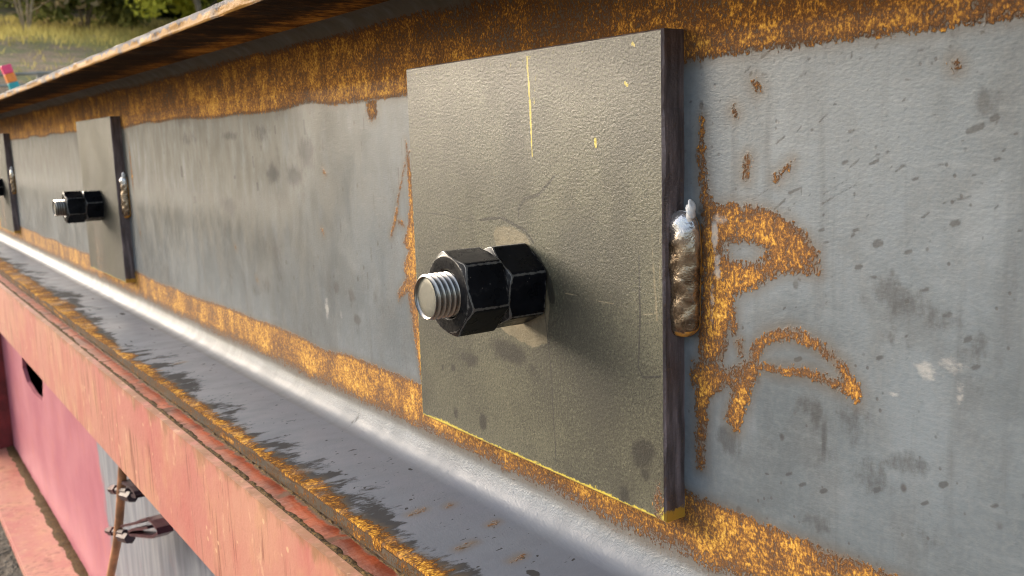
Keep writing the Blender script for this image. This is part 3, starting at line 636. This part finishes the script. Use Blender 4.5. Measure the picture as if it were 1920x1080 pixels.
# ------------------------------------------------------------------ bolts with twin nuts
NUT = nut_black(); THR = thread_steel(); BEND = bolt_end()
BR = .0108; AF = .0365/2; NH = .0218; PITCH = .0027
def hex_nut(phase):
    """hexagon with rounded corners and 30 degree coned ends; axis along y, centred on origin"""
    nt = 240; V = []; wear = []; cone = []
    th = np.linspace(0, 2*math.pi, nt, endpoint=False)
    loc = (th - phase + math.pi/6) % (math.pi/3) - math.pi/6        # 0 at a corner
    fl = math.pi/6 - np.abs(loc)                                    # angle from mid-flat
    rr = AF/np.cos(fl); cor = AF/math.cos(math.pi/6); rr = -np.log(np.exp(-rr*6000)+np.exp(-(cor-.0007)*6000))/6000
    rc = AF*.985; hs = NH/2
    rows = []
    def ring(r, y, w, c): rows.append((np.broadcast_to(r, th.shape), np.broadcast_to(y, th.shape), np.broadcast_to(w, th.shape), np.broadcast_to(c, th.shape)))
    cw = np.exp(-(np.abs(loc)*cor/.0009)**2)                        # worn along the six corner edges
    drop = np.maximum(0, rr-rc)*math.tan(math.radians(34))
    drop_b = drop*.08
    ring(BR*.985, -hs+.0045, 0, .0); ring(BR*1.06, -hs+.0006, .3, .6); ring(BR*1.12, -hs, .3, .7)
    ring((BR*1.12+rc)/2, -hs, 0, .55); ring(rc-.0006, -hs, .2, .7); ring(rc, -hs+.00012, .6, .9)
    for t in (.35, .7): ring(rc+(rr-rc)*t, -hs+.0001+drop*t, .3, .9)
    ring(rr-.00012, -hs+drop, .95, .8); ring(rr, -hs+drop+.0004, np.maximum(.85, cw), 0)
    for t in np.linspace(.06, .94, 12): ring(rr, (-hs+drop+.0004)*(1-t)+(hs-drop_b-.0004)*t, cw*.85+np.exp(-((min(t, 1-t))/.03)**2)*.5, 0)
    ring(rr, hs-drop_b-.0004, np.maximum(.6, cw), 0); ring(rr-.0002, hs-drop_b, .6, .5)
    ring((rr+rc)/2, hs-drop_b*.5, .3, .9); ring(rc, hs, .6, .9); ring(BR*1.0, hs, 0, .3)
    for r, y, w, c in rows:
        for k in range(nt): V.append((r[k]*math.cos(th[k]), y[k], r[k]*math.sin(th[k])))
        wear += list(w); cone += list(c)
    F = [f for f in grid_faces(len(rows), nt, close_v=True)]
    me = mesh('hex_nut', V, F, True, {'wear': wear, 'cone': cone})
    bm = bmesh.new(); bm.from_mesh(me); bmesh.ops.recalc_face_normals(bm, faces=bm.faces); bm.to_mesh(me); bm.free()
    me.polygons.foreach_set('use_smooth', [True]*len(me.polygons))
    for e_ in me.edges: pass
    try: me.set_sharp_from_angle(angle=math.radians(24))
    except Exception: pass
    return me
def shank(L):
    nt = 96; nper = 14; ny = int(L/PITCH*nper); V = []; cone = []
    th = np.linspace(0, 2*math.pi, nt, endpoint=False)
    for i in range(ny+1):
        y = -L + .0004 + (L-.0004)*i/ny
        ph = (y/PITCH + th/(2*math.pi)) % 1; tri = np.abs(2*ph-1); tri = np.clip((tri-.05)/.85, 0, 1)
        r = BR - .0015*(1-tri); lim = BR - np.maximum(0, .0011-(y+L))*1.1; r = np.minimum(r, lim)
        for k in range(nt): V.append((r[k]*math.cos(th[k]), y, r[k]*math.sin(th[k])))
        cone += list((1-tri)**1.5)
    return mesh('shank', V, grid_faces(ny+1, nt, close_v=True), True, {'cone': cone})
def end_face():
    nt = 64; V = []
    for r, y in ((BR-.0014, 0), (BR-.0022, -.00035), (BR*.5, -.0005), (.0001, -.00055)):
        for k in range(nt): a_ = 2*math.pi*k/nt; V.append((r*math.cos(a_), y, r*math.sin(a_)))
    return mesh('end_face', V, grid_faces(4, nt, close_v=True), True)
TIP = (.24-.0425)*K                                                   # bolt length in front of the plate
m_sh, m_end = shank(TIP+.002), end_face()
m_n1, m_n2 = hex_nut(math.radians(45)), hex_nut(math.radians(23))
def make_bolt(dx, label, spin):
    b = empty('threaded_bolt', (BX+dx, -PT, BZ), label, 'bolt', 'bolts standing out of the welded plates')
    s = link('shank', m_sh, b); s.rotation_euler.y = spin
    e_ = link('end_face', m_end, b); e_.location.y = -TIP+.0001
    n2 = link('hex_nut', m_n2, b); n2.location = (0, -NH/2-.0005, 0); n2.rotation_euler = (.0, spin*.3, 0)
    n1 = link('hex_nut', m_n1, b); n1.location = (.0, -NH*1.5-.0008, 0); n1.rotation_euler = (0, spin*.3, 0)
    return b
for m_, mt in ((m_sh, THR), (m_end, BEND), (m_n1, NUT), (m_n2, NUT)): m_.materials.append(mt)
make_bolt(0, 'largest, nearest silver bolt with two black hex nuts on the tan plate', 0)
make_bolt(S2, 'bolt with two black hex nuts on the middle plate, brown stained', .5)
make_bolt(S3, 'farthest bolt with black nuts, half out of the left frame edge', 1.1)

# ------------------------------------------------------------------ salmon pink girder beneath
PINK = empty('painted_girder', (0, 0, 0), 'salmon pink painted steel girder under the grey beam, with a grey bare patch', 'girder')
PINKM = pink_paint('salmon_paint'); PWEBM = pink_paint('rosy_paint_worn_to_grey', True); REDM = red_top()
XE = XB
def sheet_box(name, x0, x1, y0, y1, z0, z1, mat, wob=0.0, seed=1, bev=.0015):
    bm = bmesh.new(); add_box(bm, x0, x1, y0, y1, z0, z1)
    if wob:
        bmesh.ops.subdivide_edges(bm, edges=[e_ for e_ in bm.edges if abs(e_.verts[0].co.x-e_.verts[1].co.x) > .5], cuts=400)
        for v in bm.verts:
            if v.co.z > z1-1e-5 and v.co.y < y0+1e-5:
                v.co.z += wob*(float(vnoise(np.array([v.co.x]), np.array([0.]), .012, 1, seed)[0])-.6); v.co.y += wob*.4*(float(vnoise(np.array([v.co.x]), np.array([5.]), .02, 1, seed)[0])-.2)
    elif bev: bmesh.ops.bevel(bm, geom=list(bm.edges), offset=bev, segments=2, affect='EDGES')
    return link(name, bm_mesh(name, bm), PINK, mat)
sheet_box('top_flange', XA, XE, RED_OUT+.0062, -RED_OUT, RED_Z-.012, RED_Z, REDM, bev=0)
sheet_box('edge_plate', XA, XE, RED_OUT, RED_OUT+.006, PINK_BOT, PINK_TOP+.0008, PINKM, wob=.0012)
sheet_box('bottom_flange', XA, XE, RED_OUT, -RED_OUT, PB_Z-.014, PB_Z, PINKM, bev=.003)
def dirt_ridge(name, yc, zc, wid, hgt, seed, x1=.35):
    nx = 1100; ny = 7; V = []
    xs = np.concatenate([np.linspace(-2.6, -.5, 400), np.linspace(-.498, x1, nx-400)])
    for x in xs:
        s = float(vnoise(np.array([x]), np.array([0.]), .018, 1, seed)[0]); s2 = float(vnoise(np.array([x]), np.array([0.]), .004, 1, seed+1)[0])
        w = wid*(.7+.5*s+.3*s2); h = hgt*(.25+.5*s+.5*(s2-.3))
        for j in range(ny):
            t = j/(ny-1); q = float(vnoise(np.array([x]), np.array([j*1.]), .0035, 1, seed+3)[0])
            V.append((x, yc+w*(t-.5)+.001*(s2-.5), zc-.0004+h*math.sin(math.pi*t)*(.6+.8*q)))
    M = Mat('damp_dirt_' + name); f = M.noise(500, 4, .65); n = M.noise(90, 3); mt = M.bsdf(M.mix(M.step(f, .35, .7), (.03, .018, .009), M.mix(n, (.13, .08, .035), (.24, .13, .03))), .9, 0., M.bump(f, .0012, .9), spec=.2)
    link(name, mesh(name, V, [f_[::-1] for f_ in grid_faces(len(xs), ny)], True), PINK, mt, kind='stuff')
dirt_ridge('dirt_line', RED_OUT+.0080, RED_Z, .0045, .0018, 11)
dirt_ridge('dirt_crust', RED_IN-.0006, RED_Z, .0022, .0016, 15)
# the web with its dark access hole
def pink_web():
    hc = on_y(72, 712, PWEB_Y); a_, b_ = .055, .045
    pts = [on_y(*p, PWEB_Y) for p in ((44, 660), (46, 690), (54, 716), (68, 738), (84, 753), (84.5, 700), (84, 655))]
    z0, z1 = PB_Z-.001, RED_Z-.011
    bm = bmesh.new()
    outer = [bm.verts.new((x, PWEB_Y, z)) for x, z in ((XA, z0), (XE, z0), (XE, z1), (XA, z1))]
    hole = [bm.verts.new((p.x, PWEB_Y, p.z)) for p in pts]
    es = [bm.edges.new((outer[i], outer[(i+1) % 4])) for i in range(4)] + [bm.edges.new((hole[i], hole[(i+1) % len(hole)])) for i in range(len(hole))]
    bmesh.ops.triangle_fill(bm, use_beauty=True, edges=es)
    bmesh.ops.recalc_face_normals(bm, faces=bm.faces)
    me = bpy.data.meshes.new('web'); bm.to_mesh(me); bm.free()
    o = link('web', me, PINK, PWEBM); s = o.modifiers.new('thickness', 'SOLIDIFY'); s.thickness = .008; s.offset = 0
    return hc
pink_web()
sheet_box('back_plate', XA, XE, .035, .043, PB_Z, RED_Z-.012, plain('dark_inner_steel', (.12, .085, .075), .7), bev=0)
STX = on_y(29, 830, PWEB_Y).x
RIBM = plain('dark_red_primer', (.16, .018, .018), .5, .35, 30)
sheet_box('stiffener', STX-.012, STX, RED_OUT+.004, PWEB_Y-.004, PB_Z+.0005, RED_Z-.0125, RIBM, bev=.001)
dirt_ridge('web_foot_dirt', PWEB_Y-.012, PB_Z, .022, .004, 23)

# ------------------------------------------------------------------ bent rod with two brackets on the pink web
RODM = plain('copper_brown_rod', (.42, .19, .09), .5, .35, 40); CLM = plain('dark_wine_steel', (.075, .022, .028), .35, .4, 60, .2); CLB = plain('black_bolt_steel', (.045, .022, .026), .45, .4, 80, .1)
RY = PWEB_Y-.050
path = [on_y(*p, RY) for p in ((236, 800), (231, 860), (228, 915), (224, 970), (219, 1020), (211, 1060), (203, 1100), (192, 1150))]
ROD = empty('hanging_rod', path[-1], 'thin copper brown rod clamped to the pink girder below its edge plate', 'rod')
def rel(pts): return [Vector(p)-path[-1] for p in pts]
w_ = (on_y(227, 960, RY)-CAM).length*7.5/FPX
V, F = tube_geo(rel(path), [w_]*len(path), 10); link('bar', mesh('bar', V, F, True), ROD, RODM)
def strap(name, pts2, y0, y1, th, mat, parent, org):
    """bent strip: a poly-line in x,z drawn out along y"""
    bm = bmesh.new(); L = [Vector((p.x, 0, p.z)) for p in pts2]; rows = []
    for i, p in enumerate(L):
        t = (L[min(i+1, len(L)-1)]-L[max(i-1, 0)]).normalized(); nrm = Vector((-t.z, 0, t.x))*th/2
        rows.append([bm.verts.new(Vector((q.x, y, q.z))-org) for q, y in ((p+nrm, y0), (p+nrm, y1), (p-nrm, y1), (p-nrm, y0))])
    for r0, r1 in zip(rows, rows[1:]):
        for k in range(4): bm.faces.new((r0[k], r0[(k+1) % 4], r1[(k+1) % 4], r1[k]))
    bm.faces.new(rows[0]); bm.faces.new(rows[-1][::-1])
    return link(name, bm_mesh(name, bm), parent, mat)
b5 = lambda a, b, y=RY: on_y(150+a/4.696, 850+b/4.696, y)
strap('bracket', [b5(*p) for p in ((372, 640), (430, 628), (500, 612), (560, 585), (605, 572), (640, 600), (690, 665), (700, 700), (650, 735), (560, 728), (450, 715), (436, 690), (470, 670), (560, 662), (610, 650))], RY-.002, RY+.014, .0030, CLM, ROD, path[-1])
strap('bracket', [b5(*p) for p in ((372, 250), (420, 275), (455, 300), (490, 345), (508, 380), (470, 372), (430, 350), (385, 352))], RY-.002, RY+.014, .0035, CLB, ROD, path[-1])
for (a0, b0) in ((340, 690), (365, 325)):
    c = b5(a0, b0); d0 = b5(a0-100, b0-10)
    V, F = tube_geo(rel([b5(a0-95, b0-10), b5(a0+60, b0+10)]), [.0042]*2, 8); link('clamp_bolt', mesh('clamp_bolt', V, F), ROD, CLB)
    V, F = tube_geo(rel([b5(a0-70, b0-8), b5(a0-35, b0-4)]), [.0062]*2, 6); link('nut', mesh('nut', V, F), ROD, CLM)
    V, F = tube_geo(rel([b5(a0+22, b0+40), b5(a0+100, b0+60)]), [.0065]*2, 6); link('nut', mesh('nut', V, F), ROD, CLB)

# timber that carries the girders, and a leaf
TIM = Mat('grey_weathered_timber'); g_ = TIM.noise(1, 4, .6, TIM.vec((60, 7, 60))); TIMM = TIM.bsdf(TIM.mix(g_, (.10, .09, .08), (.26, .245, .225)), .85, 0., TIM.bump(g_, .003, .7))
box('timber_block', -.34, -.10, -.40, .55, .0, PB_Z-.0145, bevel=.006, mat=TIMM, label='grey weathered timber block carrying the pink girder near the camera', cat='timber')
def leaf(px, py, size, rz, label):
    p = on_z(px, py, .012); V = []; F = []; n = 9
    for i in range(n):
        t = i/(n-1); w = size*.36*math.sin(math.pi*min(1, t*.97+.03))**.8
        for k in (-1, 0, 1): V.append((size*(t-.5), k*w, .10*size*abs(k)+.25*size*(t-.5)**2))
    F = grid_faces(n, 3); o = link('fallen_leaf', mesh('fallen_leaf', V, F, True), None, plain('orange_leaf', (.48, .22, .04), .6, .3, 60), label, 'leaf'); o.location = p; o.rotation_euler.z = rz
leaf(10, 910, .11, .7, 'curled orange fallen leaf on the ground beside the pink girder, far lower left')

# ------------------------------------------------------------------ hillside: fence rail, striped marker, shrubs and trees
def at_dist(px, py, dist):
    d = ray(px, py); d = d/math.hypot(d.x, d.y); return CAM + d*dist
def ground_z(x, y): return float(hill(np.array([x]), np.array([y]))[0])
WOOD = plain('pale_rail_wood', (.24, .22, .18), .8, .3, 12)
p0, p1 = at_dist(-160, 160, 9.0), at_dist(330, 148, 9.4)
FEN = empty('rail_fence', (p0.x, p0.y, ground_z(p0.x, p0.y)), 'low pale two-rail fence on the slope behind the beam', 'fence')
def fence_part(name, a0, a1, r):
    V, F = tube_geo([a0-FEN.location, a1-FEN.location], [r, r], 8); link(name, mesh(name, V, F, False), FEN, WOOD)
for ya, yb in ((146, 134), (168, 153)):
    fence_part('rail', at_dist(-160, ya, 9.0), at_dist(330, yb-6, 9.4), .013)
for px in (-150, 75, 300):
    q = at_dist(px, 142-px*.02, 9.25); gz = ground_z(q.x, q.y); fence_part('post', Vector((q.x, q.y, gz-.2)), Vector((q.x, q.y, max(q.z, gz)+.03)), .03)
mp = at_dist(20, 147, 7.2); TL = math.radians(16); hb = (mp.z-ground_z(mp.x, mp.y)+.05)/math.cos(TL); mp.y += math.sin(TL)*hb; gz = ground_z(mp.x, mp.y)-.05
MK = empty('marker_stake', (mp.x, mp.y, gz), 'small stake with pink, orange and teal bands at the upper left', 'marker stake')
MK.rotation_euler = (TL, 0, 0)
def bandbox(name, z0, z1, w, mat): 
    bm = bmesh.new(); add_box(bm, -w/2, w/2, -w/2, w/2, z0, z1, .004); link(name, bm_mesh(name, bm), MK, mat)
bandbox('stake', -.15, hb-.085, .028, plain('dark_stake', (.08, .07, .06), .7))
for i, (nm, c) in enumerate((('teal', (.02, .30, .30)), ('orange', (.85, .22, .02)), ('pink', (.80, .05, .14)))):
    bandbox('band', hb-.084+i*.058, hb-.084+(i+1)*.058-.001, .062, plain(nm+'_tape', c, .45, .12, 30))

def leaf_mat(name, lo, hi):
    M = Mat(name); oi = M.t.nodes.new('ShaderNodeObjectInfo'); n = M.noise(1.3, 3, .6); f = M.noise(9, 2)
    col = M.mix(M.step(M.add(M.mul(n, .6), M.mul(f, .4)), .36, .64), lo, hi)
    d = M.t.nodes.new('ShaderNodeBsdfDiffuse'); t = M.t.nodes.new('ShaderNodeBsdfTranslucent'); a_ = M.t.nodes.new('ShaderNodeMixShader')
    M.put(d.inputs[0], col); M.put(t.inputs[0], col); a_.inputs[0].default_value = .55
    M.t.links.new(d.outputs[0], a_.inputs[1]); M.t.links.new(t.outputs[0], a_.inputs[2]); M.t.links.new(a_.outputs[0], M.out.inputs[0]); return M.m
LEAF = {'dark': leaf_mat('dark_green_leaves', (.040, .062, .018), (.12, .14, .040)), 'mid': leaf_mat('olive_leaves', (.08, .095, .03), (.21, .22, .07)),
        'yellow': leaf_mat('yellow_green_leaves', (.30, .31, .04), (.58, .54, .08)), 'dry': leaf_mat('dry_tan_leaves', (.16, .12, .06), (.34, .27, .15))}
BARK = plain('tan_bark', (.20, .155, .11), .9, .35, 9, 0., .02); PALEB = plain('pale_twig_bark', (.36, .29, .20), .9, .3, 9, 0., .01)
def tree(name, label, cat, px, dist, hgt, rad, leaf, bark, nleaf, leafsize, base=.35, lean=0., group=None, trunks=1):
    q = at_dist(px, 100, dist); gz = ground_z(q.x, q.y)
    r = random.Random(int(px*7+dist*13)); T = empty(name, (q.x, q.y, gz-.05), label, cat, group)
    V, F = [], []; tips = []
    for t_ in range(trunks):
        an = r.uniform(0, 6.28); sp = (.12 if trunks == 1 else .45)*rad
        tx_, ty_ = math.cos(an)*sp, math.sin(an)*sp
        path_ = [Vector((0, 0, -.1)), Vector((tx_*.25, ty_*.25, hgt*.25)), Vector((tx_*.6, ty_*.6, hgt*.5)), Vector((tx_, ty_, hgt*.85))]
        tr = hgt*.013/(trunks**.4)
        tube_geo(path_, [tr*1.3, tr, tr*.75, tr*.25], 7, V, F)
        for k in range(9 if trunks == 1 else 5):
            u = r.uniform(.22, .95); i = min(int(u*3), 2); st = path_[i].lerp(path_[i+1], u*3-i)
            a2 = r.uniform(0, 6.28); L = rad*r.uniform(.55, 1.0); en = st+Vector((math.cos(a2)*L, math.sin(a2)*L, L*r.uniform(-.05, .7)))
            md = st.lerp(en, .5)+Vector((r.uniform(-.1, .1), r.uniform(-.1, .1), .12))*rad
            tube_geo([st, md, en], [tr*.45, tr*.28, tr*.08], 5, V, F); tips += [en, md]
    link('trunk', mesh('trunk', V, F, True), T, bark)
    # crown: clumps of leaf-sized faces about the limb ends, with gaps
    cl = []
    for tp in tips: cl.append((tp, rad*r.uniform(.22, .42)))
    for _ in range(len(tips)):
        an = r.uniform(0, 6.28); rr_ = rad*math.sqrt(r.random()); z = hgt*(base+(1-base)*r.random())
        cl.append((Vector((math.cos(an)*rr_, math.sin(an)*rr_, z)), rad*r.uniform(.18, .36)))
    rg = np.random.default_rng(int(px+dist*10)); ci = rg.integers(0, len(cl), nleaf)
    cen = np.array([tuple(c[0]) for c in cl])[ci]; cr_ = np.array([c[1] for c in cl])[ci]
    d = rg.normal(size=(nleaf, 3)); d /= np.linalg.norm(d, axis=1)[:, None]; P = cen + d*(cr_*rg.random(nleaf)**.45)[:, None]*np.array([1, 1, .75])
    a1 = rg.normal(size=(nleaf, 3)); a1 /= np.linalg.norm(a1, axis=1)[:, None]; b1 = np.cross(a1, rg.normal(size=(nleaf, 3))); b1 /= np.linalg.norm(b1, axis=1)[:, None]
    s = (leafsize*rg.uniform(.6, 1.3, nleaf))[:, None]
    Q = np.stack([P-a1*s, P+b1*s*.45, P+a1*s, P-b1*s*.45], 1).reshape(-1, 3)
    me = bpy.data.meshes.new('crown'); me.vertices.add(len(Q)); me.vertices.foreach_set('co', Q.astype(np.float32).ravel())
    me.loops.add(len(Q)); me.loops.foreach_set('vertex_index', np.arange(len(Q), dtype=np.int32)); me.polygons.add(nleaf); me.polygons.foreach_set('loop_start', np.arange(0, len(Q), 4, dtype=np.int32))
    me.update(calc_edges=True); me.validate(); link('crown', me, T, LEAF[leaf])
    return T
G1 = 'trees and shrubs on the hillside'
tree('dry_shrub', 'tangled shrub of pale tan branches at the top left corner', 'shrub', 55, 16.8, 2.3, 1.2, 'dry', PALEB, 2600, .07, group=G1, trunks=6)
tree('olive_shrub', 'olive green shrub with loose twigs right of the tan tangled shrub', 'shrub', 165, 17.8, 2.2, 1.3, 'mid', BARK, 7000, .08, base=.1, group=G1, trunks=3)
tree('dark_tree', 'dark green tree above the middle of the visible slope', 'tree', 250, 19.5, 3.0, 1.7, 'mid', BARK, 12000, .10, base=.1, group=G1)
tree('yellow_shrub', 'bright yellow green shrub just above the beam flange edge', 'shrub', 390, 15.4, 2.7, 1.1, 'yellow', BARK, 6500, .07, base=.15, group=G1, trunks=3)
tree('pale_sapling', 'thin sapling with yellow leaves behind the beam at the right of the slope', 'tree', 470, 17.0, 3.0, 1.2, 'yellow', PALEB, 3500, .08, base=.3, group=G1)
tree('backing_tree', 'large dark tree at the far left of the wooded hill', 'tree', -60, 24, 4.3, 2.7, 'dark', BARK, 20000, .14, base=.05, group=G1)
tree('backing_tree', 'large dark tree behind the pale tan shrub', 'tree', 75, 26, 4.3, 2.7, 'dark', BARK, 20000, .14, base=.05, group=G1)
tree('backing_tree', 'large dark tree behind the olive shrub on the hill', 'tree', 185, 25, 4.3, 2.7, 'dark', BARK, 20000, .14, base=.05, group=G1)
tree('backing_tree', 'large dark tree behind the yellow green shrub', 'tree', 300, 26, 4.3, 2.7, 'dark', BARK, 20000, .14, base=.05, group=G1)
tree('backing_tree', 'large dark tree at the right end of the wooded hill', 'tree', 520, 25, 4.3, 2.7, 'dark', BARK, 20000, .14, base=.05, group=G1)
tree('backing_tree', 'large dark tree between the yellow green shrub and the right end of the wooded hill', 'tree', 410, 24, 4.3, 2.7, 'dark', BARK, 20000, .14, base=.05, group=G1)

def grass():
    n = 26000; rg = np.random.default_rng(4)
    x = -rg.uniform(7.5, 21, n); y = rg.uniform(-2.2, 8, n); z = hill(x, y); near = x > -13.8; keep = (~near) | (rg.random(n) < .22); x, y, z = x[keep], y[keep], z[keep]; n = len(x); h = rg.uniform(.04, .13, n)*np.where((x < -13.5) & (x > -19), 1.4, .7); a_ = rg.uniform(0, 6.28, n); w = .008
    dx, dy = np.cos(a_)*w, np.sin(a_)*w; lx, ly = rg.normal(0, .04, n), rg.normal(0, .04, n)
    Q = np.stack([np.stack([x-dx, y-dy, z-.01], 1), np.stack([x+dx, y+dy, z-.01], 1), np.stack([x+lx, y+ly, z+h], 1)], 1).reshape(-1, 3)
    link('grass', mesh('grass', Q, np.arange(3*n).reshape(-1, 3)), mat=leaf_mat('dry_yellow_grass', (.28, .225, .07), (.54, .45, .15)), kind='stuff')
grass()
